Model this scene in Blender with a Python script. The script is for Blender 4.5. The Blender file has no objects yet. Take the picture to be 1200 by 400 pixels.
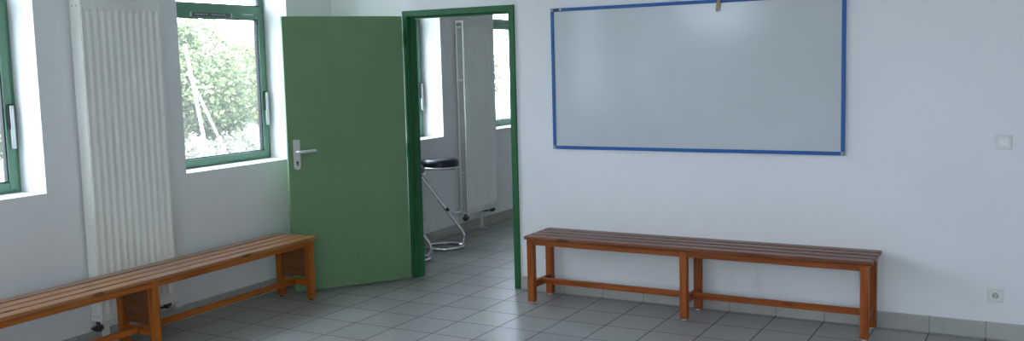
import bpy, bmesh, math, random
from mathutils import Vector, Matrix
random.seed(7)
S = bpy.context.scene
COL = S.collection

# ------------------------------------------------------------------ helpers
def lin(r, g, b):
    f = lambda c: (c/255/12.92) if c/255 <= .04045 else ((c/255+.055)/1.055)**2.4
    return (f(r), f(g), f(b), 1)

class NT:
    def __init__(s, name):
        s.m = bpy.data.materials.new(name); s.m.use_nodes = True
        s.t = s.m.node_tree; s.n = s.t.nodes; s.l = s.t.links
        s.b = s.n['Principled BSDF']; s.out = s.n['Material Output']
    def add(s, kind, **kw):
        n = s.n.new(kind)
        for k, v in kw.items():
            if k.startswith('i_'):
                n.inputs[k[2:].replace('_', ' ')].default_value = v
            else: setattr(n, k, v)
        return n
    def link(s, a, b): s.l.new(a, b)
    def ramp(s, src, stops):
        r = s.add('ShaderNodeValToRGB'); e = r.color_ramp.elements
        while len(e) < len(stops): e.new(.5)
        for x, (p, c) in zip(e, stops): x.position = p; x.color = c
        s.link(src, r.inputs[0]); return r.outputs[0]
    def math(s, op, a, b=None):
        n = s.add('ShaderNodeMath', operation=op)
        for i, v in enumerate((a, b)):
            if v is None: continue
            if isinstance(v, (int, float)): n.inputs[i].default_value = v
            else: s.link(v, n.inputs[i])
        return n.outputs[0]
    def mix(s, fac, a, b, blend='MIX'):
        n = s.add('ShaderNodeMix', data_type='RGBA', blend_type=blend)
        for i, v in ((0, fac), (6, a), (7, b)):
            if isinstance(v, (int, float, tuple)): n.inputs[i].default_value = v
            else: s.link(v, n.inputs[i])
        return n.outputs[2]
    def coords(s, scale=(1, 1, 1)):
        tc = s.add('ShaderNodeTexCoord'); mp = s.add('ShaderNodeMapping')
        mp.inputs['Scale'].default_value = scale
        s.link(tc.outputs['Object'], mp.inputs['Vector']); return mp.outputs['Vector']
    def noise(s, vec, scale, detail=3, rough=.5):
        n = s.add('ShaderNodeTexNoise'); n.inputs['Scale'].default_value = scale
        n.inputs['Detail'].default_value = detail; n.inputs['Roughness'].default_value = rough
        s.link(vec, n.inputs['Vector']); return n.outputs['Fac']
    def bump(s, h, strength, dist=.01):
        b = s.add('ShaderNodeBump'); b.inputs['Strength'].default_value = strength
        b.inputs['Distance'].default_value = dist
        s.link(h, b.inputs['Height']); s.link(b.outputs['Normal'], s.b.inputs['Normal'])

def basic(name, col, rough=.5, metal=0, var=.04, vscale=6, bump=0, bscale=200, spec=.5):
    t = NT(name); v = t.coords()
    n = t.noise(v, vscale, 3)
    lo = tuple(c*(1-var) for c in col[:3])+(1,); hi = tuple(min(1, c*(1+var)) for c in col[:3])+(1,)
    t.link(t.ramp(n, [(.3, lo), (.7, hi)]), t.b.inputs['Base Color'])
    t.b.inputs['Roughness'].default_value = rough; t.b.inputs['Metallic'].default_value = metal
    t.b.inputs['Specular IOR Level'].default_value = spec
    if bump: t.bump(t.noise(v, bscale, 2), bump, .002)
    return t.m

def wood(name, c_dark, c_mid, c_light, rough, axis='x', coat=0., coat_rough=.18, relief=.10):
    """varnished pine with grain along the local axis and a few knots"""
    t = NT(name)
    sc = {'x': (1.2, 22, 22), 'y': (22, 1.2, 22), 'z': (22, 22, 1.2)}[axis]
    oi = t.add('ShaderNodeObjectInfo')
    tc = t.add('ShaderNodeTexCoord'); ad = t.add('ShaderNodeVectorMath', operation='ADD')
    sc3 = t.add('ShaderNodeVectorMath', operation='SCALE'); sc3.inputs[0].default_value = (7.3, 3.1, 5.7)
    t.link(oi.outputs['Random'], sc3.inputs['Scale'])
    t.link(tc.outputs['Object'], ad.inputs[0]); t.link(sc3.outputs[0], ad.inputs[1])
    mp = t.add('ShaderNodeMapping'); mp.inputs['Scale'].default_value = sc
    t.link(ad.outputs[0], mp.inputs['Vector'])
    g = t.noise(mp.outputs['Vector'], 2.4, 5, .6)
    col = t.ramp(g, [(.28, c_dark), (.5, c_mid), (.74, c_light)])
    # knots
    mk = t.add('ShaderNodeMapping')
    mk.inputs['Scale'].default_value = {'x': (3.0, 9, 9), 'y': (9, 3.0, 9), 'z': (9, 9, 3.0)}[axis]
    t.link(ad.outputs[0], mk.inputs['Vector'])
    vo = t.add('ShaderNodeTexVoronoi'); vo.inputs['Scale'].default_value = 1.0
    t.link(mk.outputs['Vector'], vo.inputs['Vector'])
    kn = t.ramp(vo.outputs['Distance'], [(.09, (1, 1, 1, 1)), (.17, (0, 0, 0, 1))])
    col = t.mix(t.math('MULTIPLY', kn, .75), col, tuple(c*.35 for c in c_dark[:3])+(1,))
    # tone of each board
    br = t.math('ADD', t.math('MULTIPLY', oi.outputs['Random'], .26), .87)
    hsv = t.add('ShaderNodeHueSaturation'); t.link(br, hsv.inputs['Value']); t.link(col, hsv.inputs['Color'])
    t.link(hsv.outputs[0], t.b.inputs['Base Color'])
    t.b.inputs['Roughness'].default_value = rough
    t.b.inputs['Specular IOR Level'].default_value = .25
    t.b.inputs['Coat Weight'].default_value = coat; t.b.inputs['Coat Roughness'].default_value = coat_rough
    if relief: t.bump(g, relief, .002)
    return t.m

class MB:
    def __init__(s): s.bm = bmesh.new()
    def box(s, x0, x1, y0, y1, z0, z1, M=None):
        vs = [s.bm.verts.new((x, y, z)) for x in (x0, x1) for y in (y0, y1) for z in (z0, z1)]
        for f in ((0, 1, 3, 2), (4, 6, 7, 5), (0, 4, 5, 1), (2, 3, 7, 6), (0, 2, 6, 4), (1, 5, 7, 3)):
            s.bm.faces.new([vs[i] for i in f])
        if M is not None:
            for v in vs: v.co = M @ v.co
        return s
    def tube(s, pts, r, n=12, closed=False, flat=1.0):
        pts = [Vector(p) for p in pts]; N = len(pts); rings = []
        rr = r if isinstance(r, (list, tuple)) else [r]*N
        up = None
        for i, p in enumerate(pts):
            a = pts[(i-1) % N] if (closed or i > 0) else p
            b = pts[(i+1) % N] if (closed or i < N-1) else p
            d = (b-a).normalized()
            if up is None:
                up = Vector((0, 0, 1)) if abs(d.z) < .9 else Vector((1, 0, 0))
            u = (up - d*up.dot(d)).normalized(); w = d.cross(u); up = u
            rings.append([s.bm.verts.new(p+(u*math.cos(2*math.pi*k/n)*flat+w*math.sin(2*math.pi*k/n))*rr[i]) for k in range(n)])
        for i in range(N if closed else N-1):
            A, B = rings[i], rings[(i+1) % N]
            for k in range(n): s.bm.faces.new((A[k], A[(k+1) % n], B[(k+1) % n], B[k]))
        if not closed:
            s.bm.faces.new(rings[0][::-1]); s.bm.faces.new(rings[-1])
        return s
    def cyl(s, a, b, r, n=16): return s.tube([a, b], r, n)
    def lathe(s, prof, c=(0, 0, 0), axis='z', n=32):
        rings = []
        for (r, h) in prof:
            ring = []
            for k in range(n):
                a = 2*math.pi*k/n; x, y = r*math.cos(a), r*math.sin(a)
                p = {'z': (x, y, h), 'y': (x, h, y), 'x': (h, x, y)}[axis]
                ring.append(s.bm.verts.new(Vector(c)+Vector(p)))
            rings.append(ring)
        for A, B in zip(rings, rings[1:]):
            for k in range(n): s.bm.faces.new((A[k], A[(k+1) % n], B[(k+1) % n], B[k]))
        s.bm.faces.new(rings[0][::-1]); s.bm.faces.new(rings[-1])
        return s
    def prism(s, poly, h0, h1, axis='z'):
        mk = {'z': lambda a, b, h: (a, b, h), 'y': lambda a, b, h: (a, h, b), 'x': lambda a, b, h: (h, a, b)}[axis]
        A = [s.bm.verts.new(mk(a, b, h0)) for a, b in poly]; B = [s.bm.verts.new(mk(a, b, h1)) for a, b in poly]
        n = len(poly)
        for k in range(n): s.bm.faces.new((A[k], A[(k+1) % n], B[(k+1) % n], B[k]))
        s.bm.faces.new(A[::-1]); s.bm.faces.new(B)
        return s
    def build(s, name, mat, parent=None, bevel=0, smooth=False, segs=2):
        bmesh.ops.recalc_face_normals(s.bm, faces=s.bm.faces)
        me = bpy.data.meshes.new(name); s.bm.to_mesh(me); s.bm.free()
        me.materials.append(mat)
        o = bpy.data.objects.new(name, me); COL.objects.link(o)
        if parent is not None: o.parent = parent
        if bevel:
            m = o.modifiers.new('bevel', 'BEVEL'); m.width = bevel; m.segments = segs
            m.limit_method = 'ANGLE'; m.angle_limit = math.radians(40)
        if smooth or bevel:
            for p in me.polygons: p.use_smooth = True
            try:
                me.set_sharp_from_angle(angle=math.radians(38))
            except Exception: pass
        return o

def empty(name, loc=(0, 0, 0), rz=0):
    o = bpy.data.objects.new(name, None); COL.objects.link(o)
    o.location = loc; o.rotation_euler = (0, 0, rz); o.empty_display_size = .1
    return o
def tag(o, label=None, cat=None, group=None, kind=None):
    if label: o['label'] = label
    if cat: o['category'] = cat
    if group: o['group'] = group
    if kind: o['kind'] = kind
    return o
def struct(o): o['kind'] = 'structure'; return o
def copy_tree(o, parent=None):
    c = o.copy(); COL.objects.link(c)
    if parent is not None: c.parent = parent
    for ch in list(o.children): copy_tree(ch, c)
    return c

# ------------------------------------------------------------------ materials
def wall_paint(name, c):
    t = NT(name); v = t.coords()
    big = t.noise(v, .8, 4); fine = t.noise(v, 160, 3)
    lo = tuple(x*.965 for x in c[:3])+(1,)
    t.link(t.ramp(big, [(.35, lo), (.65, c)]), t.b.inputs['Base Color'])
    t.b.inputs['Roughness'].default_value = .72
    t.b.inputs['Specular IOR Level'].default_value = .3
    t.bump(fine, .10, .003)
    return t.m
M_WALL = wall_paint('white_wall_paint', (.87, .87, .865, 1))
M_CEIL = wall_paint('ceiling_paint', (.82, .82, .81, 1))

TW, TX, TY = .304, 2.056, -.357
def tile_floor():
    t = NT('grey_ceramic_floor_tile'); tc = t.add('ShaderNodeTexCoord')
    sp = t.add('ShaderNodeSeparateXYZ'); t.link(tc.outputs['Object'], sp.inputs[0])
    u = t.math('DIVIDE', t.math('SUBTRACT', sp.outputs[0], TX-20*TW), TW)
    w = t.math('DIVIDE', t.math('SUBTRACT', sp.outputs[1], TY-60*TW), TW)
    def edge(q):
        f = t.math('FRACT', q)
        return t.math('MINIMUM', f, t.math('SUBTRACT', 1.0, f))
    e = t.math('MINIMUM', edge(u), edge(w))
    g = t.ramp(e, [(.009, (1, 1, 1, 1)), (.014, (0, 0, 0, 1))])
    cb = t.add('ShaderNodeCombineXYZ')
    t.link(t.math('FLOOR', u), cb.inputs[0]); t.link(t.math('FLOOR', w), cb.inputs[1])
    wn = t.add('ShaderNodeTexWhiteNoise', noise_dimensions='3D'); t.link(cb.outputs[0], wn.inputs['Vector'])
    cloud = t.noise(tc.outputs['Object'], 5, 6, .65); speck = t.noise(tc.outputs['Object'], 130, 2)
    base = t.ramp(cloud, [(.3, (.315, .31, .295, 1)), (.7, (.365, .36, .345, 1))])
    base = t.mix(.10, base, t.ramp(speck, [(.4, (.15, .15, .145, 1)), (.6, (.36, .36, .35, 1))]))
    hv = t.add('ShaderNodeHueSaturation'); t.link(base, hv.inputs['Color'])
    t.link(t.math('ADD', t.math('MULTIPLY', wn.outputs['Value'], .12), .94), hv.inputs['Value'])
    t.link(t.mix(g, hv.outputs[0], (.085, .082, .08, 1)), t.b.inputs['Base Color'])
    ro = t.math('ADD', t.math('MULTIPLY', g, .45), t.math('ADD', t.math('MULTIPLY', cloud, .10), .31))
    t.link(ro, t.b.inputs['Roughness']); t.b.inputs['Specular IOR Level'].default_value = .36
    hgt = t.math('SUBTRACT', t.math('MULTIPLY', cloud, .15), g)
    t.bump(hgt, .25, .0025)
    return t.m
M_FLOOR = tile_floor()
def skirting(name, axis, off):
    t = NT(name); tc = t.add('ShaderNodeTexCoord')
    sp = t.add('ShaderNodeSeparateXYZ'); t.link(tc.outputs['Object'], sp.inputs[0])
    u = t.math('DIVIDE', t.math('SUBTRACT', sp.outputs[axis], off-60*TW), TW)
    f = t.math('FRACT', u); e = t.math('MINIMUM', f, t.math('SUBTRACT', 1.0, f))
    g = t.ramp(e, [(.008, (1, 1, 1, 1)), (.013, (0, 0, 0, 1))])
    c = t.noise(tc.outputs['Object'], 7, 5)
    base = t.ramp(c, [(.3, (.42, .405, .37, 1)), (.7, (.50, .48, .44, 1))])
    t.link(t.mix(g, base, (.28, .27, .25, 1)), t.b.inputs['Base Color'])
    t.b.inputs['Roughness'].default_value = .4
    return t.m
M_SKX = skirting('tile_skirting_back', 0, TX); M_SKY = skirting('tile_skirting_left', 1, TY)

M_FRAME_G = basic('green_window_aluminium', (.115, .24, .162, 1), .38, var=.03)
M_DOOR_G = basic('green_door_paint', (.165, .285, .135, 1), .42, var=.05, vscale=3, bump=.04, bscale=90)
M_DFRAME_G = basic('green_door_frame_paint', (.030, .140, .050, 1), .45, var=.04, spec=.3)
M_GASKET = basic('black_rubber', (.02, .02, .025, 1), .6)
M_ALU = basic('silver_handle', (.62, .63, .64, 1), .32, .55)
M_PLATE = basic('grey_aluminium_handle', (.60, .59, .57, 1), .35, .15)
M_BLACK = basic('black_hole', (.012, .012, .012, 1), .6)
M_STEEL = basic('steel', (.45, .45, .45, 1), .35, .9)
M_VENT = basic('dark_vent_grille', (.10, .11, .14, 1), .5)
M_VENTL = basic('pale_vent_end', (.50, .52, .53, 1), .5)
M_RAD = basic('radiator_enamel', (.86, .855, .79, 1), .28, var=.015)
M_RADF = basic('radiator_enamel_far', (.80, .81, .77, 1), .34, var=.015)
M_VALVE = basic('dark_valve_brass', (.10, .10, .095, 1), .35, .6)
M_PIPE = basic('dark_pipe', (.06, .06, .065, 1), .4, .5)
M_TRV = basic('white_plastic_knob', (.72, .72, .70, 1), .4)
M_BOARD = basic('whiteboard_enamel', (.57, .60, .60, 1), .15, var=.02, vscale=2.5)
M_BLUE = basic('blue_board_edge', (.010, .105, .36, 1), .42, var=.06)
M_CAP = basic('grey_corner_cap', (.30, .32, .34, 1), .4)
M_CAPD = basic('dark_corner_clip', (.03, .035, .05, 1), .4)
M_PEG = wood('clothespin_wood', (.36, .24, .12, 1), (.50, .36, .20, 1), (.60, .45, .27, 1), .6, 'z')
M_SW = basic('cream_plastic', (.74, .75, .71, 1), .35)
M_SW2 = basic('white_plastic_rocker', (.82, .83, .80, 1), .28)
M_SOCK = basic('socket_recess', (.48, .48, .45, 1), .45)
M_CHROME = basic('chrome', (.82, .83, .85, 1), .09, 1, var=.01)
M_VINYL = basic('black_vinyl', (.010, .012, .022, 1), .33, var=.1, bump=.05, bscale=60)
M_GLIDE = basic('pale_glide', (.65, .62, .58, 1), .5)

# varnished pine; the right bench is stained redder, its seat is weathered darker
def wset(pref, d, m, l, r, coat): return {a: wood(pref+a, d, m, l, r, a, coat) for a in 'xyz'}
W_R = wset('red_pine_', (.20, .040, .006, 1), (.33, .078, .013, 1), (.43, .118, .022, 1), .45, .08)
W_RS = wood('worn_dark_pine_seat', (.085, .024, .010, 1), (.17, .052, .024, 1), (.25, .090, .045, 1), .36, 'x', .2, .2, .04)
W_L = wset('amber_pine_', (.25, .058, .006, 1), (.42, .115, .014, 1), (.52, .17, .028, 1), .40, .08)
W_LS = wood('amber_pine_seat', (.30, .105, .030, 1), (.40, .150, .045, 1), (.48, .195, .065, 1), .30, 'x', .7, .07, 0)
W_PANEL = wood('brown_plywood_panel', (.13, .045, .014, 1), (.20, .075, .024, 1), (.27, .11, .04, 1), .5, 'y')

def glass():
    t = NT('clear_window_glass'); t.n.remove(t.b)
    tr = t.add('ShaderNodeBsdfTransparent'); tr.inputs[0].default_value = (.93, .96, .95, 1)
    gl = t.add('ShaderNodeBsdfGlossy'); gl.inputs['Roughness'].default_value = .02
    fr = t.add('ShaderNodeFresnel'); fr.inputs[0].default_value = 1.45
    mx = t.add('ShaderNodeMixShader')
    geo = t.add('ShaderNodeNewGeometry')
    t.link(t.math('SUBTRACT', 1.45, t.math('MULTIPLY', geo.outputs['Backfacing'], 1.45-1/1.45)), fr.inputs[0])
    t.link(fr.outputs[0], mx.inputs[0]); t.link(tr.outputs[0], mx.inputs[1]); t.link(gl.outputs[0], mx.inputs[2])
    # pale veil mixed into the pane, imitating flare haze over the view
    veil = t.add('ShaderNodeBsdfTranslucent'); veil.inputs[0].default_value = (.9, .9, .9, 1)
    m2 = t.add('ShaderNodeMixShader'); tcd = t.coords()
    t.link(t.math('ADD', .015, t.math('MULTIPLY', t.noise(tcd, 2.5, 5), .020)), m2.inputs[0])
    t.link(mx.outputs[0], m2.inputs[1]); t.link(veil.outputs[0], m2.inputs[2])
    t.link(m2.outputs[0], t.out.inputs['Surface'])
    return t.m
M_GLASS = glass()

# ------------------------------------------------------------------ room shell
RX, YN, YF, H = 6.9, -8.0, 6.4, 2.80      # right wall, rear wall, far wall of next room, ceiling
WT, PT = .30, .075                          # facade thickness, partition back face
SILL, WTOP, WW = .985, 2.60, 1.052
W_Y0 = [-.526-WW-2.09*k for k in range(4)] + [.525+2.055*k for k in range(3)]   # near edge of each window
W_Y0.sort()
DL, DR, DH = .755, 1.648, 2.047             # door opening

b = MB().box(-WT, RX+.2, YN-.2, YF+.2, -.12, 0)
struct(b.build('floor', M_FLOOR))
b = MB().box(-WT, RX+.2, YN-.2, YF+.2, H, H+.15)
struct(b.build('ceiling', M_CEIL))
b = MB(); ys = YN-.2
b.box(-WT, 0, YN-.2, YF+.2, 0, SILL); b.box(-WT, 0, YN-.2, YF+.2, WTOP, H)
for y0 in W_Y0:
    b.box(-WT, 0, ys, y0, SILL, WTOP); ys = y0+WW
b.box(-WT, 0, ys, YF+.2, SILL, WTOP)
struct(b.build('wall_left', M_WALL))
b = MB()
b.box(0, DL-.02, 0, PT, 0, H); b.box(DR+.02, RX, 0, PT, 0, H); b.box(DL-.02, DR+.02, 0, PT, DH+.02, H)
struct(b.build('wall_back', M_WALL))
struct(MB().box(RX, RX+.2, YN-.2, YF+.2, 0, H).build('wall_right', M_WALL))
HX0, HX1, HZ = .12, 1.26, 2.10               # unseen high light in the rear wall, added for the whiteboard's bright patch
R_X1 = [4.9, 6.45]                   # right edge of each unseen rear window, added to light the room
b = MB().box(0, RX, YN-WT, YN, 0, SILL).box(0, RX, YN-WT, YN, WTOP, H); xs = HX1
b.box(0, HX0, YN-WT, YN, SILL, WTOP).box(HX0, HX1, YN-WT, YN, SILL, HZ)
for x1 in R_X1:
    b.box(xs, x1-WW, YN-WT, YN, SILL, WTOP); xs = x1
b.box(xs, RX, YN-WT, YN, SILL, WTOP)
struct(b.build('wall_rear', M_WALL))
struct(MB().box(0, RX, YF, YF+.2, 0, H).build('wall_far', M_WALL))
SK = .099
b = MB().box(0, DL-.05, -.010, 0, 0, SK).box(DR+.046, RX, -.010, 0, 0, SK)
struct(b.build('baseboard_back', M_SKX, bevel=.002))
struct(MB().box(0, .010, YN, -.010, 0, SK).build('baseboard_left', M_SKY, bevel=.002))
struct(MB().box(0, .010, PT, YF, 0, SK).build('baseboard_left_next_room', M_SKY, bevel=.002))

# ------------------------------------------------------------------ windows
def make_window(n, y0, far, loc=None, rz=0):
    w = struct(empty('window_%d' % n, loc or (0, y0, 0), rz))
    XF, XB = -.232, -.292                    # inner and outer face of the fixed frame
    F = .040
    b = MB(); L = WW
    b.box(XB, XF, 0, F, SILL, WTOP).box(XB, XF, L-F, L, SILL, WTOP)
    b.box(XB, XF, F, L-F, SILL, SILL+.032).box(XB, XF, F, L-F, WTOP-F, WTOP)
    b.box(XB, XF, F, L-F, 2.088, 2.153)
    b.build('frame', M_FRAME_G, w, bevel=.004)
    # opening sash below the transom
    z0, z1 = SILL+.018, 2.100; s = .050
    ya, yb = .026, L-.026; XS = XF+.014
    b = MB()
    b.box(XF-.030, XS, ya, ya+s, z0, z1).box(XF-.030, XS, yb-s, yb, z0, z1)
    b.box(XF-.030, XS, ya+s, yb-s, z0, z0+.046).box(XF-.030, XS, ya+s, yb-s, z1-.046, z1)
    sash = b.build('sash', M_FRAME_G, w, bevel=.005)
    b = MB(); g = .007
    def ring(x0, x1, a, c, d, e):
        b.box(x0, x1, a, a+g, d, e).box(x0, x1, c-g, c, d, e).box(x0, x1, a+g, c-g, d, d+g).box(x0, x1, a+g, c-g, e-g, e)
    ring(XF-.03, XF+.002, ya+s, yb-s, z0+.046, z1-.046)
    b.build('gasket', M_GASKET, sash)
    MB().box(XF-.022, XF-.018, ya+s, yb-s, z0+.046, z1-.046).build('pane', M_GLASS, sash)
    # fixed light above
    MB().box(XF-.022, XF-.018, F, L-F, 2.153, WTOP-F).build('pane', M_GLASS, w)
    b = MB(); ring(XF-.03, XF-.004, F, L-F, 2.153, WTOP-F)
    b.build('gasket', M_GASKET, w)
    # lever handle on the closing stile
    hy = yb-.016
    h = empty('handle', (0, 0, 0)); h.parent = w
    MB().box(XS, XS+.022, hy-.013, hy+.013, 1.245, 1.50).build('lever', M_ALU, h, bevel=.006, segs=3)
    MB().box(XS+.002, XS+.014, hy-.022, hy-.014, 1.36, 1.505).box(XS, XS+.016, hy-.014, hy+.010, 1.500, 1.508).build('catch', M_GASKET, h, bevel=.002)
    # trickle vent in the sash head
    if not far:
        v0, v1 = .318, .690
        vent = MB().box(XS, XS+.008, v0, v1, 2.060, 2.089).build('vent', M_VENT, w, bevel=.002)
        b = MB(); rr = random.Random(3)
        yy = v0+.03
        while yy < v1-.05:
            q = rr.choice((.010, .016, .024))
            if abs(yy-(v0+v1)/2+.03) > .02: b.box(XS+.008, XS+.0092, yy, yy+q, 2.073, 2.079)
            yy += q+.008
        b.build('slots', M_VENTL, vent)
        MB().box(XS, XS+.011, v0-.012, v0, 2.058, 2.091).box(XS, XS+.011, v1, v1+.012, 2.058, 2.091).build('end_cap', M_VENTL, vent, bevel=.002)
        MB().box(XS, XS+.005, .815, .925, 2.083, 2.091).build('label_slot', M_VENTL, w, bevel=.002)
    return w
for i, y0 in enumerate(W_Y0):
    make_window(i+1, y0, y0 > 0)

for i, x1 in enumerate(R_X1):
    make_window(len(W_Y0)+i+1, 0, True, (x1, YN, 0), math.pi/2)

hw_ = struct(empty('window_%d' % (len(W_Y0)+len(R_X1)+1), (HX1, YN, 0), math.pi/2)); hl = HX1-HX0
b = MB().box(-.292, -.232, 0, .04, HZ, WTOP).box(-.292, -.232, hl-.04, hl, HZ, WTOP).box(-.292, -.232, .04, hl-.04, HZ, HZ+.04).box(-.292, -.232, .04, hl-.04, WTOP-.04, WTOP)
b.build('frame', M_FRAME_G, hw_, bevel=.004)
MB().box(-.264, -.260, .04, hl-.04, HZ+.04, WTOP-.04).build('pane', M_GLASS, hw_)

# ------------------------------------------------------------------ door
door = struct(empty('door_1', (0, 0, 0)))
b = MB(); fy0, fy1 = -.020, PT+.012
FO = .0445
b.box(DL-FO, DL, fy0, .020, 0, DH+FO).box(DL-.020, DL, .020, fy1, 0, DH)       # hinge jamb
b.box(DR, DR+FO, fy0, .020, 0, DH+FO).box(DR, DR+.020, .020, fy1, 0, DH)
b.box(DL, DR, fy0, .020, DH, DH+FO).box(DL, DR, .020, fy1, DH, DH+.020)
b.box(DL, DL+.014, .024, fy1, 0, DH-.014).box(DR-.014, DR, .024, fy1, 0, DH-.014).box(DL, DR, .024, fy1, DH-.014, DH)  # rebate stop
b.build('door_frame', M_DFRAME_G, door, bevel=.003)
LW, LT = .925, .042
ha = math.atan2(-.755, -.512)
leaf = empty('door_leaf', (.742, -.060, 0), ha); leaf.parent = door
# leaf local: +X towards the free edge, +Y away from the photo's side; visible face is at local y = LT... rotated so that it faces the room
def leafbox(mb, x0, x1, d0, d1, z0, z1): return mb.box(x0, x1, d0, d1, z0, z1)
# u=(cos ha, sin ha); n=(u.y,-u.x) points to the camera = local -Y ... local Y is (-sin, cos)
sgn = 1 if (-math.sin(ha)*4.8+math.cos(ha)*-5.2) > 0 else -1
def d(a, c): return (min(sgn*a, sgn*c), max(sgn*a, sgn*c))
MB().box(.004, LW, *d(-LT, 0), .013, 2.052).build('panel', M_DOOR_G, leaf, bevel=.003)
MB().box(LW, LW+.002, *d(-LT+.012, -.010), .95, 1.20).build('lock_strip', M_STEEL, leaf)
MB().lathe([(.0045, 0), (.0045, sgn*.0012)], (.645, 0, .374), 'y', 12).build('screw_hole', M_BLACK, leaf)
for zz in (.25, 1.02, 1.87):
    MB().cyl((-.004, sgn*.006, zz-.055), (-.004, sgn*.006, zz+.055), .0085, 14).build('hinge', M_DFRAME_G, leaf, smooth=True)
for side in (0, 1):          # one handle set on each face
    hs = empty('handle_set' if not side else 'handle_set_back'); hs.name = 'handle_set'; hs.parent = leaf
    s_ = sgn if not side else -sgn; o_ = 0 if not side else -sgn*LT
    pl = []
    hc = .860
    for k in range(9):
        a = math.pi+math.pi*k/8; pl.append((hc+.025*math.cos(a), .955+.025*math.sin(a)))
    pl += [(hc+.025, 1.147), (hc+.020, 1.152), (hc-.020, 1.152), (hc-.025, 1.147)]
    MB().prism(pl, o_, o_+s_*.009, 'y').build('back_plate', M_PLATE, hs, bevel=.002)
    y1 = o_+s_*.009
    path = [(hc, y1-s_*.004, 1.062), (hc, y1+s_*.030, 1.062), (hc-.004, y1+s_*.040, 1.0625), (hc-.014, y1+s_*.045, 1.063),
            (hc-.05, y1+s_*.046, 1.064), (hc-.10, y1+s_*.045, 1.066), (hc-.128, y1+s_*.043, 1.067), (hc-.134, y1+s_*.042, 1.067)]
    MB().tube(path, [.011, .011, .011, .0115, .012, .012, .0115, .008], 14).build('lever', M_PLATE, hs, smooth=True)
    kh = MB().lathe([(.0085, 0), (.0085, s_*.0012)], (hc, y1, .985), 'y', 16)
    kh.box(hc-.005, hc+.005, *sorted((y1, y1+s_*.0012)), .960, .985)
    kh.build('keyhole', M_BLACK, hs)

# ------------------------------------------------------------------ radiators
def rib_panel(L, z0, z1, pitch, depth, xf, n, margin):
    """pressed steel front sheet: vertical channels that run out before the top and bottom edges; local y along the wall"""
    bm = bmesh.new()
    ys, hs = [0, margin], [0, 0]
    y = margin
    for k in range(n):
        a = margin+k*pitch
        for q, h in ((.0, 0), (.18, -1), (.62, -1), (.80, 0), (.90, .10), (1.0, 0)):
            if q == 0 and k: continue
            ys.append(a+q*pitch); hs.append(h)
    ys.append(L); hs.append(0)
    rows = [(z0, 0), (z0+.045, 0), (z0+.075, 1), (z1-.075, 1), (z1-.045, 0), (z1, 0)]
    grid = [[bm.verts.new((xf+depth*h*f, yy, z)) for yy, h in zip(ys, hs)] for z, f in rows]
    back = [[bm.verts.new((xf-.018, yy, z)) for yy in (0, L)] for z in (z0, z1)]
    for A, B in zip(grid, grid[1:]):
        for k in range(len(ys)-1): bm.faces.new((A[k], A[k+1], B[k+1], B[k]))
    bm.faces.new([back[0][0], back[1][0]]+[r[0] for r in grid][::-1])
    bm.faces.new([back[0][1]]+[r[-1] for r in grid]+[back[1][1]])
    bm.faces.new([back[0][0], *grid[0], back[0][1]])
    bm.faces.new([back[1][0], back[1][1], *grid[-1][::-1]])
    bm.faces.new([back[0][0], back[0][1], back[1][1], back[1][0]])
    m = MB(); m.bm.free(); m.bm = bm
    return m
def make_radiator(name, y0, z0, z1, sides, mat, foot_y, n, pitch):
    L = .575
    r = empty(name, (0, y0, 0))
    XB, XFr = .026, .120
    margin = (L-n*pitch)/2
    rib_panel(L, z0, z1, pitch, .017, XFr, n, margin).build('front_panel', mat, r, bevel=.0015)
    MB().box(XB, XB+.016, 0, L, z0, z1).build('back_panel', mat, r, bevel=.003)
    b = MB()                                        # convector fins between the panels
    for k in range(14):
        yy = .10+k*(L-.14)/13
        b.box(XB+.016, XFr-.019, yy-.001, yy+.001, z0+.06, z1-.06)
    b.build('convector_fins', mat, r)
    b = MB()                                        # top grille
    b.box(XB, XFr, 0, L, z1-.001, z1+.006) if sides else b.box(XB+.016, XFr-.018, 0, .012, z1-.02, z1)
    b.build('top_grille' if sides else 'top_bracket', mat, r, bevel=.002)
    if sides:
        for yy in (-.0045, L):
            sp = MB().box(XB-.002, XFr-.006, yy, yy+.0045, z0, z1+.003).build('side_panel', mat, r, bevel=.0015)
            for zz in (z0+.030, z1-.030):
                for xx in (XB+.022, XB+.062):
                    yo = yy if yy < 0 else yy+.0045
                    MB().lathe([(.004, -.0006), (.004, .0006)], (xx, yo, zz), 'y', 10).build('screw_hole', M_VALVE, sp)
    else:
        for zz in (z0+.02, z0+.42, .62*z1+.22, z1-.06):
            MB().box(XB+.016, XFr-.018, -.014, .006, zz-.010, zz+.010).build('spacer_bar', M_TRV, r, bevel=.002)
    # wall brackets / pipe foot
    f = MB().box(.012, .030, foot_y-.025, foot_y+.025, 0, z0+.25).box(.012, .085, foot_y-.025, foot_y+.025, 0, .008)
    f.build('foot', mat, r, bevel=.002)
    for zz in (z0+.3, z1-.3):
        for yy in (.10, L-.14): MB().box(.0015, XB, yy, yy+.04, zz-.03, zz+.03).build('wall_bracket', mat, r)
    return r, L
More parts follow.
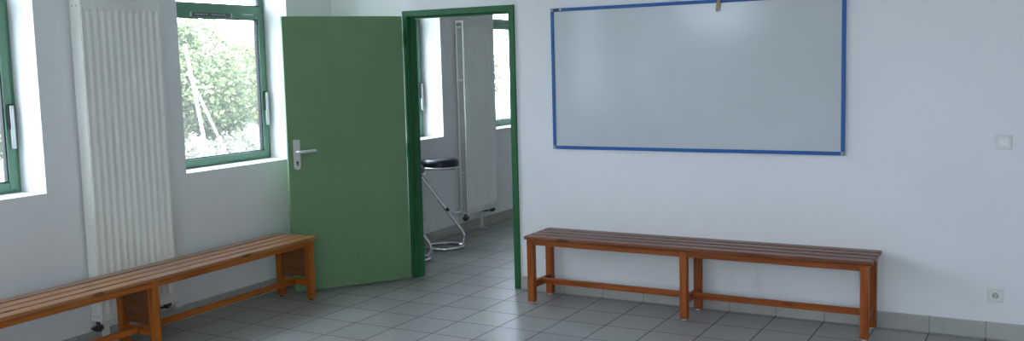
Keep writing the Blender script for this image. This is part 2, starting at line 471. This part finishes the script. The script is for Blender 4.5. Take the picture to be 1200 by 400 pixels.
# near radiator
rad, RL = make_radiator('radiator', -2.393, .172, 2.103, True, M_RAD, .088, 11, .0505)
tag(rad, 'tall white ribbed panel radiator between the two windows beside the amber bench', 'radiator')
v = MB().cyl((.066, .008, .172), (.066, .008, .118), .012).cyl((.066, -.018, .130), (.066, .030, .130), .017).cyl((.066, -.030, .130), (.066, -.018, .130), .011)
v.cyl((.066, .008, .122), (.066, .008, .108), .018).cyl((.066, .008, .118), (.002, .008, .118), .008)
v.build('valve', M_VALVE, rad, smooth=True)
v = MB().cyl((.066, RL-.045, .172), (.066, RL-.045, .130), .011).cyl((.066, RL-.062, .146), (.066, RL-.022, .146), .017).cyl((.066, RL-.045, .128), (.066, RL-.045, .164), .015)
v.build('valve', M_VALVE, rad, smooth=True)
MB().tube([(.066, RL-.05, .140), (.066, RL-.09, .140), (.066, RL-.16, .143), (.064, RL-.20, .146), (.04, RL-.215, .146), (.002, RL-.22, .146)], .0075, 10).build('pipe', M_PIPE, rad, smooth=True)
MB().lathe([(.012, 0), (.017, .004), (.0215, .012), (.022, .040), (.019, .058), (.012, .062)], (.100, RL-.020, .132), 'y', 20).build('thermostat_knob', M_TRV, rad, smooth=True)
MB().cyl((.066, RL-.03, .140), (.100, RL-.018, .133), .009).build('knob_stem', M_TRV, rad, smooth=True)
# far radiator
rf, RL2 = make_radiator('radiator', 1.800, .196, 2.098, False, M_RADF, .395, 17, .0325)
tag(rf, 'open sided panel radiator in the next room seen through the doorway', 'radiator')
v = MB().cyl((.072, .015, .196), (.072, .015, .145), .013).cyl((.072, -.012, .155), (.072, .045, .155), .018).cyl((.072, .015, .150), (.072, .015, .130), .020)
v.build('valve', M_VALVE, rf, smooth=True)
MB().lathe([(.012, 0), (.018, .004), (.023, .012), (.023, .05), (.018, .072), (.012, .076)], (.085, .055, .150), 'y', 20).build('thermostat_knob', M_TRV, rf, smooth=True)
MB().cyl((.072, .04, .153), (.085, .058, .150), .010).build('knob_stem', M_TRV, rf, smooth=True)
v = MB().cyl((.072, RL2-.04, .196), (.072, RL2-.04, .155), .011).cyl((.072, RL2-.065, .166), (.072, RL2-.010, .166), .018).cyl((.072, RL2-.04, .15), (.072, RL2-.04, .185), .016)
v.build('valve', M_VALVE, rf, smooth=True)
MB().tube([(.072, RL2-.06, .166), (.072, RL2-.16, .172), (.07, RL2-.2, .176), (.002, RL2-.21, .176)], .007, 10).build('pipe', M_PIPE, rf, smooth=True)
MB().cyl((.072, .395, .196), (.072, .395, .170), .009).build('bleed_plug', M_PIPE, rf, smooth=True)

# ------------------------------------------------------------------ benches
def make_bench(name, loc, rz, L, D, HT, legs, W, WS, panels, glides):
    r = empty(name, loc, rz)
    ST = .024                                  # slat thickness
    gap = .020; sw = (D-3*gap)/4
    for k in range(4):
        y0 = -D+k*(sw+gap)
        MB().box(0, L, y0, y0+sw, HT-ST, HT).build('slat', WS, r, bevel=.005, segs=3)
    yf0, yf1 = -D+.024, -D+.072                # front legs
    yb0, yb1 = -.076, -.028                    # back legs
    z1 = HT-ST
    rl = .046
    for j, x in enumerate(legs):
        for (a, c) in ((yf0, yf1), (yb0, yb1)):
            lg = MB().box(x, x+.048, a, c, .011, z1).build('leg', W['z'], r, bevel=.003)
            MB().lathe([(.015, 0), (.015, .013)], (x+.024, (a+c)/2, 0), 'z', 14).build('glide', M_GLIDE if glides else M_GASKET, lg)
        MB().box(x+.010, x+.038, yf1, yb0, .104, .150).build('cross_rail', W['y'], r, bevel=.003)
        MB().box(x+.010, x+.038, yf1, yb0, z1-.042, z1).build('seat_rail', W['y'], r, bevel=.003)
        if panels:
            MB().box(x+.014, x+.034, yf1, yb0, .172, z1-.042).build('end_panel', W_PANEL, r, bevel=.001)
    for a, c in zip(legs, legs[1:]):
        MB().box(a+.048, c, yf0+.003, yf0+.030, z1-.040, z1).build('front_apron', W['x'], r, bevel=.003)
        MB().box(a+.048, c, yb1-.030, yb1-.003, z1-.040, z1).build('back_apron', W['x'], r, bevel=.003)
        ym = (yf0+yb1)/2
        MB().box(a+.038, c+.010, ym-.013, ym+.013, .113, .152).build('stretcher', W['x'], r, bevel=.003)
    return r
bR = make_bench('slatted_bench', (1.935, -.008, 0), 0, 2.28, .378, .479, [.009, 1.115, 2.212], W_R, W_RS, False, True)
tag(bR, 'reddish brown slatted wooden bench along the back wall under the whiteboard', 'bench')
BL = 2.86
# far end of the left bench at (.12..495, -.867); front looks to +X
th = math.radians(90.8)
fx, fy = .498, -.866
ox = fx - (math.cos(th)*BL - math.sin(th)*(-.378)); oy = fy - (math.sin(th)*BL + math.cos(th)*(-.378))
bL = make_bench('slatted_bench', (ox, oy, 0), th, BL, .378, .467, [.012, BL/2-.026, BL-.062], W_L, W_LS, True, False)
tag(bL, 'amber slatted wooden bench with brown end panels along the window wall by the radiator', 'bench')

# ------------------------------------------------------------------ whiteboard
X0, X1, Z0, Z1 = 1.994, 3.993, 1.054, 2.046
wb = empty('whiteboard', ((X0+X1)/2, -.0012, Z0)); cx = (X0+X1)/2
tag(wb, 'large white marker board with thin blue edging hung above the reddish bench', 'whiteboard')
hw, hh, fw = (X1-X0)/2, Z1-Z0, .023
MB().box(-hw+.006, hw-.006, -.014, -.001, .006, hh-.006).build('writing_panel', M_BOARD, wb)
MB().box(-hw, -hw+fw, -.021, 0, fw, hh-fw).build('frame_strip', M_BLUE, wb, bevel=.003)
MB().box(hw-fw, hw, -.021, 0, fw, hh-fw).build('frame_strip', M_BLUE, wb, bevel=.003)
MB().box(-hw+fw, hw-fw, -.021, 0, 0, fw).build('frame_strip', M_BLUE, wb, bevel=.003)
MB().box(-hw+fw, hw-fw, -.021, 0, hh-fw, hh).build('frame_strip', M_BLUE, wb, bevel=.003)
for sx in (-1, 1):
    for top in (0, 1):
        xa, xb = sorted((sx*hw, sx*(hw-fw))); za, zb = (hh-fw, hh) if top else (0, fw)
        c = MB().box(xa-.0005, xb+.0005, -.0225, 0, za-.0005, zb+.0005).build('corner_cap', M_CAP, wb, bevel=.004)
        MB().lathe([(.004, -.0245), (.004, -.0225)], ((xa+xb)/2, 0, (za+zb)/2), 'y', 12).build('screw', M_STEEL, c)
c = MB().box(-hw+fw+.003, -hw+.070, -.0235, -.020, hh-fw+.003, hh-.003).build('dark_clip', M_CAPD, wb, bevel=.002)
MB().lathe([(.006, -.0265), (.006, -.0235)], (-hw+.080, 0, hh-fw/2), 'y', 12).build('screw', M_SW2, c)

# clothespin on the top edge of the board
cp = empty('clothespin', (3.199, -.0235, 1.968)); cp.rotation_euler = (0, math.radians(11), 0)
tag(cp, 'small wooden clothespin clipped on the top blue edge of the whiteboard', 'clothespin')
for s_ in (-1, 1):
    pl = [(s_*.0015, .0), (s_*.009, .0), (s_*.0125, .030), (s_*.0115, .052), (s_*.006, .082), (s_*.001, .082), (s_*.001, .060), (s_*.0035, .054), (s_*.001, .048), (s_*.003, .030)]
    MB().prism(pl, -.011, -.001, 'y').build('prong', M_PEG, cp, bevel=.001)
MB().tube([(.006*math.cos(a), -.001-.010*a/(6*math.pi), .040+.006*math.sin(a)) for a in [k*.4 for k in range(48)]], .0011, 6).build('spring', M_STEEL, cp)

# ------------------------------------------------------------------ switch and socket
sw = empty('light_switch', (4.858, 0, 1.151))
tag(sw, 'cream square light switch on the wall above the socket', 'light switch')
MB().box(-.042, .042, -.010, 0, -.040, .040).build('plate', M_SW, sw, bevel=.004, segs=3)
MB().box(-.028, .030, -.0135, -.009, -.024, .024).build('rocker', M_SW2, sw, bevel=.003)
for zz in (.010, -.008):
    MB().lathe([(.0045, -.0155), (.005, -.0135), (.005, -.0125)], (.022, 0, zz), 'y', 12).build('indicator', M_SW2, sw, smooth=True)
so = empty('wall_socket', (4.837, 0, .2585))
tag(so, 'cream wall socket just above the skirting tiles near the right bench', 'socket')
MB().box(-.042, .042, -.008, 0, -.040, .040).build('plate', M_SW, so, bevel=.004, segs=3)
b = MB()
n = 28
prof = [(.029, -.0085), (.029, -.0125), (.0215, -.0125), (.0195, -.0088)]
b.lathe(prof[:3], n=n, axis='y').build('socket_rim', M_SW2, so, bevel=.001)
MB().lathe([(.0195, -.0126), (.0195, -.0132)], n=n, axis='y').build('recess', M_SOCK, so)
b = MB()
for px, pz in ((-.0095, -.002), (.0095, -.002)): b.lathe([(.0032, -.0131), (.0032, -.0139)], (px, 0, pz), 'y', 10)
b.build('pin_hole', M_BLACK, so)
MB().lathe([(.0026, -.0131), (.0026, -.020), (.0012, -.022)], (0, 0, .010), 'y', 10).build('earth_pin', M_STEEL, so, smooth=True)

# ------------------------------------------------------------------ bar stools
def make_stool():
    # local X runs from the seat's back edge (photo left) to its front (photo right); base centre at the origin
    r = empty('bar_stool')
    R, t = .172, .0145
    # floor ring + leaning post + seat bar as the tube frame's pieces
    MB().tube([(R*math.cos(2*math.pi*k/40), R*.92*math.sin(2*math.pi*k/40), t) for k in range(40)], t, 12, closed=True).build('base_ring', M_CHROME, r, smooth=True)
    pts = [Vector((R-.035, 0, .026)), Vector((R-.012, 0, .034)), Vector((R+.004, 0, .055)), Vector((R+.010, 0, .085)), Vector((R+.004, 0, .125)), Vector((R-.010, 0, .160))]
    top = Vector((-.205, 0, .690))
    a = pts[-1]
    for k in range(1, 10): pts.append(a.lerp(top, k/9))
    pts += [Vector((-.213, 0, .706)), Vector((-.209, 0, .722)), Vector((-.192, 0, .731)), Vector((-.16, 0, .733)), Vector((.0, 0, .733)), Vector((.12, 0, .733))]
    MB().tube(pts, .0160, 14).build('post', M_CHROME, r, smooth=True)
    # foot rest hoop
    h = [Vector((.055, -.015, .352)), Vector((.075, -.050, .350))]
    hp = []
    cxh, ax, ay = .092, .064, .075
    for k in range(25):
        an = math.radians(150)-math.radians(300)*k/24
        hp.append(Vector((cxh+ax*math.cos(an), ay*math.sin(an), .340)))
    hp = [Vector((.025, .012, .350))]+hp+[Vector((.025, -.012, .350))]
    MB().tube(hp, .0065, 10).build('foot_rest', M_CHROME, r, smooth=True)
    MB().cyl((.042, 0, .338), (.022, 0, .367), .0185, 14).build('clamp', M_BLACK, r, smooth=True)
    SX = -.02
    MB().tube([(SX+.178*math.cos(2*math.pi*k/40), .178*math.sin(2*math.pi*k/40), .752) for k in range(40)], .0085, 10, closed=True).build('seat_ring', M_CHROME, r, smooth=True)
    MB().lathe([(.02, .742), (.160, .744), (.168, .752), (.173, .765), (.173, .792), (.165, .812), (.145, .824), (.115, .828), (.06, .824), (.004, .822)], (SX, 0, 0), 'z', 40).build('seat_cushion', M_VINYL, r, smooth=True)
    return r
ang = math.atan2(.555, .83)
st = make_stool(); st.location = (.275, 1.118, 0); st.rotation_euler = (0, 0, ang)
tag(st, 'chrome bar stool with black padded seat in full view through the doorway', 'stool')
st2 = copy_tree(st); st2.location = (.303, .530, 0)
tag(st2, 'chrome bar stool mostly hidden behind the green door jamb', 'stool')

# ------------------------------------------------------------------ outside
M_GROUND = basic('pale_grass_ground', (.11, .125, .085, 1), .9, var=.3, vscale=1.5)
struct(MB().box(-60, -WT-.001, -40, 60, -.42, -.30).build('ground_outside', M_GROUND))
def leafmat(name, a, c):
    t = NT(name); gi = t.add('ShaderNodeNewGeometry')
    t.link(t.ramp(gi.outputs['Random Per Island'], [(0, a), (1, c)]), t.b.inputs['Base Color'])
    t.b.inputs['Roughness'].default_value = .6
    tl = t.add('ShaderNodeBsdfTranslucent'); t.link(t.b.inputs['Base Color'].links[0].from_socket, tl.inputs[0])
    mx = t.add('ShaderNodeMixShader'); mx.inputs[0].default_value = .35
    t.link(t.b.outputs[0], mx.inputs[1]); t.link(tl.outputs[0], mx.inputs[2]); t.link(mx.outputs[0], t.out.inputs['Surface'])
    return t.m
M_LEAF = leafmat('green_leaves', (.065, .10, .040, 1), (.145, .185, .070, 1))
M_LEAF2 = leafmat('yellow_green_leaves', (.095, .12, .045, 1), (.21, .215, .09, 1))
M_LEAFP = leafmat('sunlit_pale_leaves', (.09, .10, .07, 1), (.24, .24, .19, 1))  # paler than the trees: strong sunlight put into the leaf colour
M_BARK = basic('bark', (.20, .15, .11, 1), .9, var=.3, vscale=12)
M_WPOLE = basic('white_metal_paint', (.85, .86, .87, 1), .4)
def crown_mesh(n, rx, rz, zc, leaf, seed):
    rr = random.Random(seed); bm = bmesh.new()
    lumps = [(Vector((rr.gauss(0, 1), rr.gauss(0, 1), rr.gauss(0, .9))).normalized()*rr.uniform(.5, 1.25), rr.uniform(.4, .65)) for _ in range(22)]
    for _ in range(n):
        c, s = rr.choice(lumps)
        v = Vector((rr.gauss(0, 1), rr.gauss(0, 1), rr.gauss(0, 1))).normalized()*s*rr.uniform(.55, 1.05)
        p = c+v
        p = Vector((p.x*rx, p.y*rx, p.z*rz+zc))
        a = Vector((rr.gauss(0, 1), rr.gauss(0, 1), rr.gauss(0, .7))).normalized()
        q = a.orthogonal().normalized(); L = leaf*rr.uniform(.6, 1.3)
        q.rotate(Matrix.Rotation(rr.uniform(0, 6.28), 3, a))
        vs = [bm.verts.new(p-a*L*.5), bm.verts.new(p+q*L*.28), bm.verts.new(p+a*L*.5), bm.verts.new(p-q*L*.28)]
        bm.faces.new(vs)
    m = MB(); m.bm.free(); m.bm = bm
    return m
def make_tree(rx, rz, zc, mat, seed, n=24000, leaf=.105):
    t = empty('tree')
    crown_mesh(n, rx, rz, zc, leaf, seed).build('crown', mat, t)
    tr = MB().tube([(0, 0, -.02), (.03, .02, zc*.4), (-.02, .04, zc*.75), (.02, 0, zc)], [.11, .09, .075, .05], 10)
    rr = random.Random(seed)
    for k in range(5):
        an = rr.uniform(0, 6.28); h0 = zc*rr.uniform(.55, .9)
        tr.tube([(0, .02, h0), (rx*.25*math.cos(an), rx*.25*math.sin(an), h0+rz*.25), (rx*.55*math.cos(an), rx*.55*math.sin(an), h0+rz*.5)], [.045, .03, .015], 7)
    tr.build('trunk', M_BARK, t, smooth=True)
    return t
protos = [make_tree(1.15, .95, 1.45, M_LEAF, 1), make_tree(1.25, 1.15, 1.75, M_LEAF2, 2)]
spots = [(-9.6, 2.6, 0, 'green tree at the very edge of the leftmost window, seen through its pane'),
         (-9.9, 7.2, 0, 'big green leafy tree filling the window beside the door, behind the white poles'),
         (-9.4, 11.8, 0, 'green tree outside, hidden behind the wall that the door leaf covers'),
         (-9.8, 16.4, 0, 'green leafy tree seen low in the next room window at the doorway edge'),
         (-9.7, -2.2, 0, 'green tree outside, hidden by the wall left of the leftmost window'),
         (-14.4, 5.0, 1, 'yellow green tree hidden behind the big tree in the window beside the door'),
         (-14.8, 9.8, 1, 'yellow green tree hidden behind the right frame of the window beside the door'),
         (-14.2, 14.6, 1, 'yellow green tree showing at the right edge of the window, behind the big green one')]
used = set()
for (x, y, k, lb) in spots:
    o = protos[k] if k not in used else copy_tree(protos[k]); used.add(k)
    o.location = (x, y, -.30); o.rotation_euler = (0, 0, random.uniform(0, 6.28))
    tag(o, lb, 'tree', 'trees outside the windows')
def make_shrub(seed):
    t = empty('shrub')
    crown_mesh(2600, .72, .42, .46, .10, seed).build('foliage', M_LEAFP, t)
    b = MB(); rr = random.Random(seed)
    for k in range(6):
        an = k*1.05; b.tube([(0, 0, -.01), (.12*math.cos(an), .12*math.sin(an), .2), (.34*math.cos(an), .34*math.sin(an), .48)], [.018, .013, .006], 6)
    b.build('stems', M_BARK, t, smooth=True)
    return t
sp = make_shrub(5)
shr = [(-6.9, 4.0, 'pale sunlit shrub at the lower left of the window beside the door'), (-7.3, 6.2, 'pale sunlit shrub below the white poles'),  (-6.4, 13.4, 'pale shrub below the next room window')]
for i, (x, y, lb) in enumerate(shr):
    o = sp if i == 0 else copy_tree(sp)
    o.location = (x, y, -.30); o.rotation_euler = (0, 0, i*1.7)
    tag(o, lb, 'shrub', 'pale shrubs outside')

# ------------------------------------------------------------------ camera
F, YAW, PIT, ROLL = 1116.7187, .5147, -.1028, -.0260
CAM = Vector((5.0779, -6.0776, 1.6660)); PY = 190.24
sy, cy = math.sin(YAW), math.cos(YAW)
f = Vector((-sy*math.cos(PIT), cy*math.cos(PIT), math.sin(PIT))); r0 = Vector((cy, sy, 0)); u0 = r0.cross(f)
r = r0*math.cos(ROLL)+u0*math.sin(ROLL); u = -r0*math.sin(ROLL)+u0*math.cos(ROLL)
def at_x(px, py, x):
    v = f+r*((px-600)/F)-u*((py-PY)/F); return CAM+v*((x-CAM.x)/v.x)

# pale streaks beyond the second window, built as a white tubular pole frame
pf = empty('pole_frame', (-5.6, 4.5, -.30)); tag(pf, 'pale leaning streaks outside the window beside the green door, built as white poles', 'pole frame')
def P(px, py): return at_x(px, py, -5.6)-Vector((-5.6, 4.5, -.30))
def down(a, b_):
    dv = (b_-a); k = (0-a.z)/dv.z
    return a+dv*k
A0 = P(216.5, 52); A1 = P(243, 182); B0 = P(220, 84); B1 = P(264, 178)
MB().tube([A0, down(A0, A1)], .023, 10).build('pole', M_WPOLE, pf, smooth=True)
MB().tube([B0, down(B0, B1)], .017, 10).build('pole', M_WPOLE, pf, smooth=True)
MB().tube([P(226, 102.5), P(250, 102)], .010, 8).build('crossbar', M_WPOLE, pf, smooth=True)

cd = bpy.data.cameras.new('camera'); cam = bpy.data.objects.new('camera', cd); COL.objects.link(cam)
cd.sensor_fit = 'HORIZONTAL'; cd.sensor_width = 36; cd.lens = F*36/1200
cd.shift_y = -(200-PY)/1200; cd.clip_start = .05; cd.clip_end = 300
m3 = Matrix((r, u, -f)).transposed()
cam.matrix_world = Matrix.Translation(CAM) @ m3.to_4x4()
S.camera = cam

# ------------------------------------------------------------------ light
w = bpy.data.worlds.new('sky'); S.world = w; w.use_nodes = True
bg = w.node_tree.nodes['Background']; bg.inputs[0].default_value = (.735, .815, 1.0, 1); bg.inputs[1].default_value = 7.0
sd = bpy.data.lights.new('sun', 'SUN'); so_ = bpy.data.objects.new('sun', sd); COL.objects.link(so_)
sd.energy = 14; sd.color = (1, .95, .86); sd.angle = .009
so_.rotation_euler = Vector((-.75, .25, -.85)).to_track_quat('-Z', 'Y').to_euler()
spots_in = [((-WT-.004, y0+WW/2), (1, 0, 0)) for y0 in W_Y0]+[((x1-WW/2, YN-WT-.004), (0, 1, 0)) for x1 in R_X1+[HX1]]
for (px, py), nrm in spots_in:                # daylight portals in the window openings
    ld = bpy.data.lights.new('window_daylight', 'AREA'); ld.shape = 'RECTANGLE'
    ld.size = ld.size_y = WTOP-SILL
    ld.cycles.is_portal = True
    o = bpy.data.objects.new('window_daylight', ld); COL.objects.link(o)
    o.location = (px, py, (SILL+WTOP)/2)
    o.rotation_euler = Vector(nrm).to_track_quat('-Z', 'Y').to_euler()

S.view_settings.view_transform = 'Standard'; S.view_settings.look = 'None'
S.view_settings.gamma = 1; S.view_settings.use_curve_mapping = False
S.view_settings.exposure = 1.05
S.cycles.max_bounces = 14; S.cycles.diffuse_bounces = 9; S.cycles.glossy_bounces = 6; S.cycles.transparent_max_bounces = 24
S.cycles.use_denoising = True
S.cycles.caustics_reflective = False; S.cycles.caustics_refractive = False
S.cycles.sample_clamp_indirect = 8
